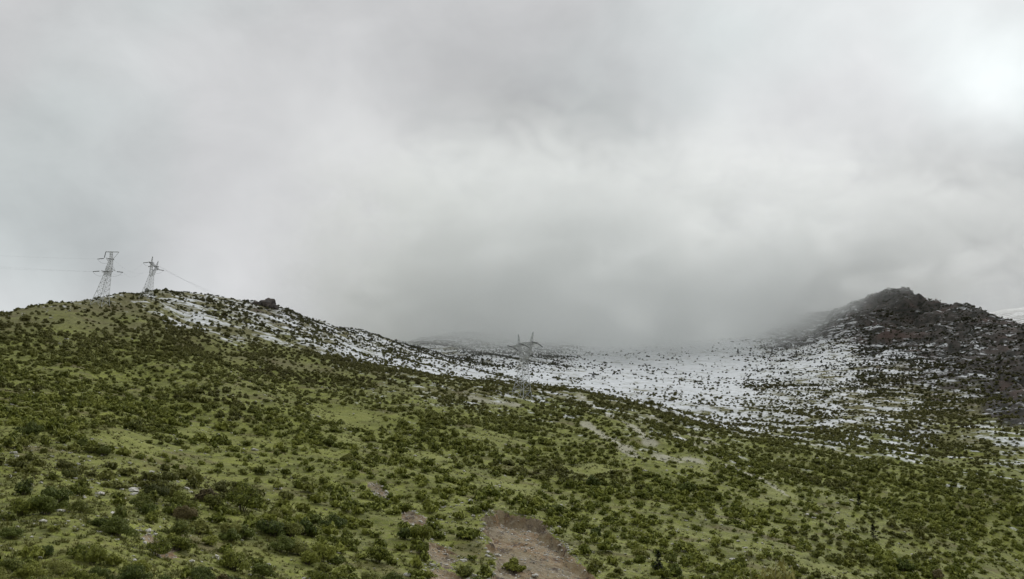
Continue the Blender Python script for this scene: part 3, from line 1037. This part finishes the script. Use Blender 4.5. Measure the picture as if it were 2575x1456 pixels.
# boulders one can pick out
BOULD = [(352 / 1.0438, 1236, 0.75, 'pale boulder at the foot of the dark thicket near the left edge'),
         (36, 1142, 0.6, 'pale boulder at the left edge above the thicket'),
         (1243 / 1.0438, 1300, 0.5, 'small pale boulder below the brow of the wide earth slip'),
         (1252, 1398, 0.55, 'pale boulder on the left rim of the wide earth slip'),
         (1408, 1379, 0.5, 'pale boulder beside the dark patch inside the wide slip'),
         (1345, 1452, 0.55, 'pale boulder at the bottom of the wide slip'),
         (1188, 1450, 0.7, 'pale boulder at the bottom edge between the two slips'),
         (1720, 1388, 0.7, 'pale boulder left of the yellow bush at the bottom edge'),
         (1997, 1430, 0.55, 'pale boulder right of the yellow bush at the bottom edge'),
         (1024, 1448, 0.55, 'pale boulder at the bottom edge left of the slips'),
         (640, 1133, 0.8, 'pale boulder on the grassy slope left of centre'),
         (698, 1230, 0.8, 'pale boulder beside the bright meadow')]
for k, (px, py, s, lb) in enumerate(BOULD):
    p = hit(px, py)
    o = mesh_obj('boulder', *rock_vf(800 + k, 2), m_stone)
    o.location = p + np.array([0, 0, s * 0.15])
    o.scale = (s * 1.2, s, s * 0.85)
    o.rotation_euler = (0, 0, k)
    tag(o, lb, 'boulder', 'pale boulders on the slope')

# rock knob on the left skyline
p = hit(667, 772)


def crag_vf(seed, lumps):
    v, f = [], []
    for q, (cx, cy, cz, sx_, sy_, sz_) in enumerate(lumps):
        vv, ff = rock_vf(seed + q, 3, 1.0, 0.16)
        i = len(v)
        v += [np.array([cx + a[0] * sx_, cy + a[1] * sy_, cz + a[2] * sz_]) for a in vv]
        f += [tuple(i + z_ for z_ in fc) for fc in ff]
    return v, f


if p is not None:
    o = mesh_obj('rock_outcrop', *crag_vf(900, [(3, 0, 1.5, 5.5, 5, 6.0), (0, 1, 1.0, 6, 6, 5.2), (-6, 1, -0.5, 7, 5, 4.4), (6.5, 0, -2.0, 4, 4, 4.6), (-15, 1, -1.6, 8, 5, 3.4), (-25, 2, -2, 8, 5, 3.0)]), m_rock)
    o.location = p
    tag(o, 'dark rocky knob standing up on the left skyline', 'rock')

# ------------------------------------------------------------------ conifers


def conifer(px, py, h, lb, k, r0=25.0):
    p = hit(px, py, r0)
    if p is None:
        return
    o = empty('conifer_tree', p, k * 1.3, (h, h, h))
    tag(o, lb, 'conifer', 'small dark conifers')
    v, f = [], []
    tube(v, f, (0, 0, -0.08), (0, 0, 0.95), 0.035, 0.008, 6)
    mesh_obj('trunk', v, f, m_bark, o)
    rg = np.random.default_rng(k + 40)
    v, f = [], []
    for j in range(420):
        tt = rg.random() ** 0.8
        z = 0.10 + 0.90 * tt
        rr = 0.24 * (1 - tt) ** 0.8 * (0.55 + 0.55 * rg.random()) * (1 + 0.35 * math.sin(z * 34))
        a = rg.random() * 6.283
        c = np.array([rr * math.cos(a), rr * math.sin(a), z])
        dr = np.array([math.cos(a), math.sin(a), -0.25])
        sd = np.array([-math.sin(a), math.cos(a), 0.2 * rg.normal()])
        s = 0.055 * (0.6 + 0.8 * rg.random())
        i = len(v)
        v += [c - dr * s, c + sd * s * 0.6, c + dr * s, c - sd * s * 0.6]
        f += [(i, i + 1, i + 2, i + 3)]
    mesh_obj('crown', v, f, m_con, o)


CON = [(2161, 1278, 4.2, 'dark conifer standing alone on the right slope, upper of two', 120),
       (2198, 1365, 4.8, 'dark conifer low on the right slope, lower of two', 120),
       (1655, 1440, 3.4, 'thin dark conifer left of the yellow bush at the bottom edge', 60),
       (1856, 890, 6.5, 'dark conifer at the far left of the row on the snowfield', 600),
       (1942, 886, 6.0, 'dark conifer in the middle of the row on the snowfield', 600),
       (2003, 897, 7.0, 'broad dark conifer at the right end of the row on the snowfield', 600),
       (1492, 950, 6.0, 'dark conifer at the near edge of the snowfield, right of the lattice pylon', 600)]
for k, c in enumerate(CON):
    conifer(c[0], c[1], c[2], c[3], k, c[4])

# the tall yellow-green bush close to the camera at the bottom edge
v = ray(1935, 1425)
rb = 46.0
hx = math.hypot(v[0], v[1])
bx, by = rb * v[0] / hx, rb * v[1] / hx
bz = float(ground(np.array([bx]), np.array([by]))[0])
topz = rb * ray(1960, 1392)[2] / math.hypot(*ray(1960, 1392)[:2])
H = topz - bz
o = empty('yellow_bush', (bx, by, bz), 0.4, (2.3, 2.3, H))
tag(o, 'sparse yellow green bush with bare pale twigs at the bottom edge', 'bush')
lum = [(0, 0, 0.55, 0.55, 0.6), (0.35, 0.1, 0.62, 0.42, 0.6), (-0.4, 0.1, 0.56, 0.42, 0.6), (0.15, -0.2, 0.74, 0.34, 0.6), (-0.65, 0, 0.44, 0.3, 0.8), (0.7, 0, 0.45, 0.3, 0.8)]
vf = leaf_cloud(1500, lum, 0.045, 77, 0.8)
mesh_obj('foliage', *vf, m_leafy, o)
mesh_obj('stems', *stems_mesh(78, 0.98, 16, 0.85, 0.012), m_twig, o)

# ------------------------------------------------------------------ pylons


class MB:
    def __init__(s):
        s.v, s.f = [], []

    def bar(s, a, b, w):
        a, b = np.array(a, float), np.array(b, float)
        d = b - a
        L = np.linalg.norm(d)
        if L < 1e-6:
            return
        d /= L
        u = np.cross(d, (0, 0, 1.0) if abs(d[2]) < 0.95 else (1.0, 0, 0))
        u /= np.linalg.norm(u)
        q = np.cross(d, u)
        i = len(s.v)
        w = w * 0.62
        for p in (a, b):
            for (su, sq) in ((-1, -1), (1, -1), (1, 1), (-1, 1)):
                s.v.append(p + (u * su + q * sq) * w * 0.5)
        s.f += [(i, i + 1, i + 5, i + 4), (i + 1, i + 2, i + 6, i + 5), (i + 2, i + 3, i + 7, i + 6), (i + 3, i, i + 4, i + 7), (i + 3, i + 2, i + 1, i), (i + 4, i + 5, i + 6, i + 7)]

    def build(s, name, mat, parent):
        return mesh_obj(name, s.v, s.f, mat, parent)


def lattice(mb, c0, c1, w, wb, npan):
    """four-chord lattice between two rings of corners"""
    c0, c1 = [np.array(p, float) for p in c0], [np.array(p, float) for p in c1]
    lv = [[c0[j] + (c1[j] - c0[j]) * k / npan for j in range(4)] for k in range(npan + 1)]
    for j in range(4):
        mb.bar(c0[j], c1[j], w)
    for k in range(npan):
        for j in range(4):
            jn = (j + 1) % 4
            mb.bar(lv[k][j], lv[k + 1][jn], wb)
            mb.bar(lv[k][jn], lv[k + 1][j], wb)
            mb.bar(lv[k + 1][j], lv[k + 1][jn], wb)


def ring(cx, cy, z, hx_, hy_):
    return [(cx - hx_, cy - hy_, z), (cx + hx_, cy - hy_, z), (cx + hx_, cy + hy_, z), (cx - hx_, cy + hy_, z)]


def insulator(root, a, b):
    """string of discs between two points"""
    a, b = np.array(a, float), np.array(b, float)
    v, f = [], []
    nn = 9
    for k in range(nn):
        p = a + (b - a) * (k + 0.1) / nn
        q = a + (b - a) * (k + 0.75) / nn
        tube(v, f, p, q, 0.27, 0.18, 6)
    tube(v, f, a, b, 0.05, 0.05, 4)
    mesh_obj('insulator_string', v, f, m_ins, root)


def pylon(loc, rz, H, label, footz, form):
    """strain tower: splayed lattice body, two upper masts joined by a crossarm, earth-wire horns, dark tension strings"""
    root = empty('lattice_pylon', loc, rz)
    tag(root, label, 'pylon', 'power line pylons')
    s = H / 32.0
    zw = 17.5 * s
    b = MB()
    base = ring(0, 0, 0, 3.5 * s, 3.5 * s)
    base = [(p[0], p[1], footz[k]) for k, p in enumerate(base)]
    mid_ = ring(0, 0, zw * 0.42, 2.35 * s, 2.35 * s)
    top = ring(0, 0, zw, 1.35 * s, 1.35 * s)
    lattice(b, base, mid_, 0.30 * s, 0.15 * s, 2)
    lattice(b, mid_, top, 0.26 * s, 0.13 * s, 4)
    b.build('tower_body', m_steel, root)
    for p in base:
        v, f = [], []
        tube(v, f, (p[0], p[1], p[2] - 1.5), (p[0], p[1], p[2] + 0.35), 0.6, 0.5, 8)
        mesh_obj('footing', v, f, m_conc, root)
    pts = []
    if form == 'window':
        zc = 25.5 * s
        for sg in (-1, 1):
            m = MB()
            lattice(m, ring(sg * 0.7 * s, 0, zw, 0.65 * s, 1.2 * s), ring(sg * 3.4 * s, 0, zc, 0.5 * s, 0.6 * s), 0.22 * s, 0.12 * s, 4)
            m.build('mast', m_steel, root)
            h = MB()
            lattice(h, ring(sg * 3.4 * s, 0, zc, 0.5 * s, 0.6 * s), ring(sg * 4.3 * s, 0, 31.5 * s, 0.12, 0.12), 0.18 * s, 0.10 * s, 3)
            h.build('earth_wire_horn', m_steel, root)
        c = MB()
        lattice(c, [(-7.4 * s, -.25, zc), (-7.4 * s, .25, zc), (-7.4 * s, .25, zc + .5), (-7.4 * s, -.25, zc + .5)],
                [(0, -.6 * s, zc), (0, .6 * s, zc), (0, .6 * s, zc + 1.3 * s), (0, -.6 * s, zc + 1.3 * s)], 0.20 * s, 0.11 * s, 5)
        lattice(c, [(0, -.6 * s, zc), (0, .6 * s, zc), (0, .6 * s, zc + 1.3 * s), (0, -.6 * s, zc + 1.3 * s)],
                [(7.4 * s, -.25, zc), (7.4 * s, .25, zc), (7.4 * s, .25, zc + .5), (7.4 * s, -.25, zc + .5)], 0.20 * s, 0.11 * s, 5)
        c.build('crossarm', m_steel, root)
        w = MB()
        for y in (-1.2 * s, 1.2 * s):
            w.bar((-1.4 * s, y, zw + 0.2), (1.4 * s, y, zw + 0.2), 0.22 * s)
        w.build('waist_beam', m_steel, root)
        ends = [(-7.2 * s, zc), (0, zc), (7.2 * s, zc)]
        horn = [(-4.3 * s, 31.5 * s), (4.3 * s, 31.5 * s)]
    else:
        z1, z2, zt = 17.5 * s, 25.5 * s, 31.6 * s
        m = MB()
        lattice(m, top, ring(0, 0, 22.2 * s, 1.15 * s, 1.15 * s), 0.26 * s, 0.17 * s, 5)
        lattice(m, ring(0, 0, 22.2 * s, 1.15 * s, 1.15 * s), ring(0, 0, zt - 4.5 * s, 0.7 * s, 0.7 * s), 0.22 * s, 0.12 * s, 4)
        lattice(m, ring(0, 0, zt - 4.5 * s, 0.7 * s, 0.7 * s), ring(-1.2 * s, 0, zt, 0.55 * s, 0.5 * s), 0.22 * s, 0.13 * s, 3)
        m.build('mast', m_steel, root)
        for sg, zz_, ln in ((-1, z1, 6.2), (1, z1 + 4.6 * s, 6.0), (-1, z2, 5.0)):
            c = MB()
            tip = (0.0, sg * ln * s, zz_ + 0.4)
            for dx in (-1.1 * s, 1.1 * s):
                for dz in (0.0, 1.5 * s):
                    c.bar((dx, sg * 0.9 * s, zz_ + dz), tip, 0.16 * s)
            for q in (0.3, 0.6):
                for dx in (-1.1 * s, 1.1 * s):
                    c.bar((dx * (1 - q), sg * (0.9 + (ln - 0.9) * q) * s, zz_), (dx * (1 - q) * -1, sg * (0.9 + (ln - 0.9) * q) * s, zz_ + 0.3), 0.11 * s)
            c.build('crossarm', m_steel, root)
            pts.append((tip[1], zz_))
        tb = MB()
        for dy in (-0.35 * s, 0.35 * s):
            tb.bar((-4.6 * s, dy, zt), (3.4 * s, dy, zt), 0.24 * s)
        for k in range(8):
            x0 = -4.6 * s + k * s
            tb.bar((x0, -0.35 * s, zt), (x0 + s, 0.35 * s, zt), 0.11 * s)
        tb.bar((3.4 * s, 0, zt), (0.9 * s, 0, zt - 4.6 * s), 0.24 * s)
        tb.build('top_beam', m_steel, root)
        insulator(root, (-4.5 * s, 0, zt - 0.2), (-4.5 * s, 0, zt - 3.7 * s))
        ends = [(y, z) for (y, z) in pts]
        horn = [(0, zt)]
    att = {'ends': [], 'horn': []}
    for q, (e, z) in enumerate(ends):
        for sg in (-1, 1):
            if form == 'window':
                a, b_ = (e, sg * 0.5, z), (e, sg * 4.4 * s, z - 0.45 * s)
            else:
                a, b_ = (sg * 1.2 * s, e * 0.96, z), (sg * 5.0 * s, e * 0.96, z - 0.35 * s)
            insulator(root, a, b_)
            att['ends'].append((q, sg, b_))
        # jumper loop under the arm
        v, f = [], []
        pa = np.array(att['ends'][-2][2])
        pb = np.array(att['ends'][-1][2])
        prev = pa
        for k in range(1, 9):
            tt = k / 8
            cur = pa + (pb - pa) * tt - np.array([0, 0, 2.6 * s * 4 * tt * (1 - tt)])
            tube(v, f, prev, cur, 0.05, 0.05, 4)
            prev = cur
        mesh_obj('jumper_cable', v, f, m_wire, root)
    att['horn'] = [((h[0], 0, h[1]) if form == 'window' else (0, 0, h[1])) for h in horn]
    M_ = Matrix.Translation(Vector(loc)) @ Matrix.Rotation(rz, 4, 'Z')
    att['ends'] = [(q, sg, np.array(M_ @ Vector(p_))) for q, sg, p_ in att['ends']]
    att['horn'] = [np.array(M_ @ Vector(p_)) for p_ in att['horn']]
    return att


def place_pylon(px, py, r, H, rz, label, form, pos=None):
    if pos is None:
        v = ray(px, py)
        h = math.hypot(v[0], v[1])
        x, y = r * v[0] / h, r * v[1] / h
    else:
        x, y = pos
    s = H / 32.0
    c, sn_ = math.cos(rz), math.sin(rz)
    fz = []
    corners = [(-3.5 * s, -3.5 * s), (3.5 * s, -3.5 * s), (3.5 * s, 3.5 * s), (-3.5 * s, 3.5 * s)]
    z0 = float(ground(np.array([x]), np.array([y]))[0])
    for (a, b) in corners:
        gx, gy = x + a * c - b * sn_, y + a * sn_ + b * c
        fz.append(float(ground(np.array([gx]), np.array([gy]))[0]) - z0)
    return pylon((x, y, z0), rz, H, label, fz, form)


q1 = hit(251, 767, 300)
q3 = hit(1312, 1000, 300)
A1 = place_pylon(0, 0, 0, 34, math.radians(-8), 'grey lattice pylon on the front brow of the left hilltop, nearer of two', 'single', (q1[0], q1[1]))
q2 = hit(368, 749, 400)
A2 = place_pylon(0, 0, 0, 27, math.radians(82), 'faint grey lattice pylon standing behind the left hilltop, farther of two', 'window', (q2[0], q2[1]))
A3 = place_pylon(0, 0, 0, 34, math.radians(-38), 'pale lattice pylon in the middle of the slope before the snowfield', 'window', (q3[0], q3[1]))

# cables


def cable(p, q, sag, label, rad_=0.016):
    p, q = np.array(p, float), np.array(q, float)
    cv, f = [], []
    prev = p
    for k in range(1, 25):
        tt = k / 24
        cur = p + (q - p) * tt - np.array([0, 0, sag * 4 * tt * (1 - tt)])
        tube(cv, f, prev, cur, rad_, rad_, 4)
        prev = cur
    o = mesh_obj('power_cable', cv, f, m_wire)
    return tag(o, label, 'cable', 'overhead power cables')


names = ['lowest', 'middle', 'topmost']
v = ray(-900, 575)
far_l = 640 * v / math.hypot(v[0], v[1])
e1 = {(q, sg): p for q, sg, p in A1['ends']}
e2 = {(q, sg): p for q, sg, p in A2['ends']}
for q in range(3):
    p = e1[(q, -1)]
    cable(p, far_l + np.array([0, (q - 1) * 6, (q - 1) * 6.0]), 4, names[q] + ' cable running from the left frame edge to the front hilltop pylon')
sides = sorted([(e2[(q, 1)], q) for q in range(3)], key=lambda a: a[0][0])
for q in range(3):
    cable(e1[(q, 1)], e2[(q, 1)], 5, names[q] + ' cable strung between the two hilltop pylons')
v = ray(1000, 850)
far_r = 1180 * v / math.hypot(v[0], v[1])
for q in range(3):
    cable(e2[(q, -1)], far_r + np.array([(q - 1) * 7, 0, -10 + (q - 1) * 14]), 16, ['nearest', 'middle', 'farthest'][q] + ' cable descending right from the farther hilltop pylon into the cloud', 0.025)

# ------------------------------------------------------------------ low cloud lying on the mountain
bx0, bx1, by0, by1, bz0, bz1 = -900.0, 1500.0, 780.0, 2300.0, 150.0, 700.0
vs = [(x, y, z) for z in (bz0, bz1) for y in (by0, by1) for x in (bx0, bx1)]
fs = [(0, 2, 3, 1), (4, 5, 7, 6), (0, 1, 5, 4), (2, 6, 7, 3), (0, 4, 6, 2), (1, 3, 7, 5)]
m_cloud, t, out = new_mat('cloud_vapour')
geo = nd(t, 'ShaderNodeNewGeometry')
pos = geo.outputs['Position']
sp = nd(t, 'ShaderNodeSeparateXYZ')
t.links.new(pos, sp.inputs[0])
xx, yy, zz = sp.outputs
cn = noise(t, pos, 0.0042, 3, 0.55)
basez = mathn(t, 'ADD', mathn(t, 'ADD', 258.0, smooth(t, xx, -20, 160, 0, 40)), smooth(t, xx, 290, 520, 0, 82))
basez = mathn(t, 'SUBTRACT', basez, mathn(t, 'MULTIPLY', mathn(t, 'SUBTRACT', cn, 0.5), 240))
up = smooth(t, mathn(t, 'SUBTRACT', zz, basez), -10, 85)
lid = smooth(t, zz, 430, 660, 1, 0)
front = smooth(t, yy, 800, 1000)
back = smooth(t, yy, 1900, 2280, 1, 0)
lft = smooth(t, xx, -360, 30)
rgt = smooth(t, xx, 560, 780, 1, 0)
den = mathn(t, 'MULTIPLY', mathn(t, 'MULTIPLY', mathn(t, 'MULTIPLY', up, lid), mathn(t, 'MULTIPLY', front, back)), mathn(t, 'MULTIPLY', lft, rgt))
wisp = noise(t, vmath(t, 'MULTIPLY', pos, (1, 1, 1.7)).outputs[0], 0.011, 4, 0.6, 0.8)
den = mathn(t, 'MULTIPLY', den, smooth(t, wisp, 0.36, 0.60, 0.15, 2.3))
den = mathn(t, 'MULTIPLY', den, 0.0095)
vol = nd(t, 'ShaderNodeVolumePrincipled')
vol.inputs['Color'].default_value = (0.915, 0.924, 0.921, 1)
vol.inputs['Anisotropy'].default_value = 0.25
t.links.new(den, vol.inputs['Density'])
t.links.new(vol.outputs[0], out.inputs['Volume'])
cl = mesh_obj('low_cloud', vs, fs, m_cloud)
tag(cl, 'low grey cloud lying over the saddle and hiding the peaks', kind='stuff')
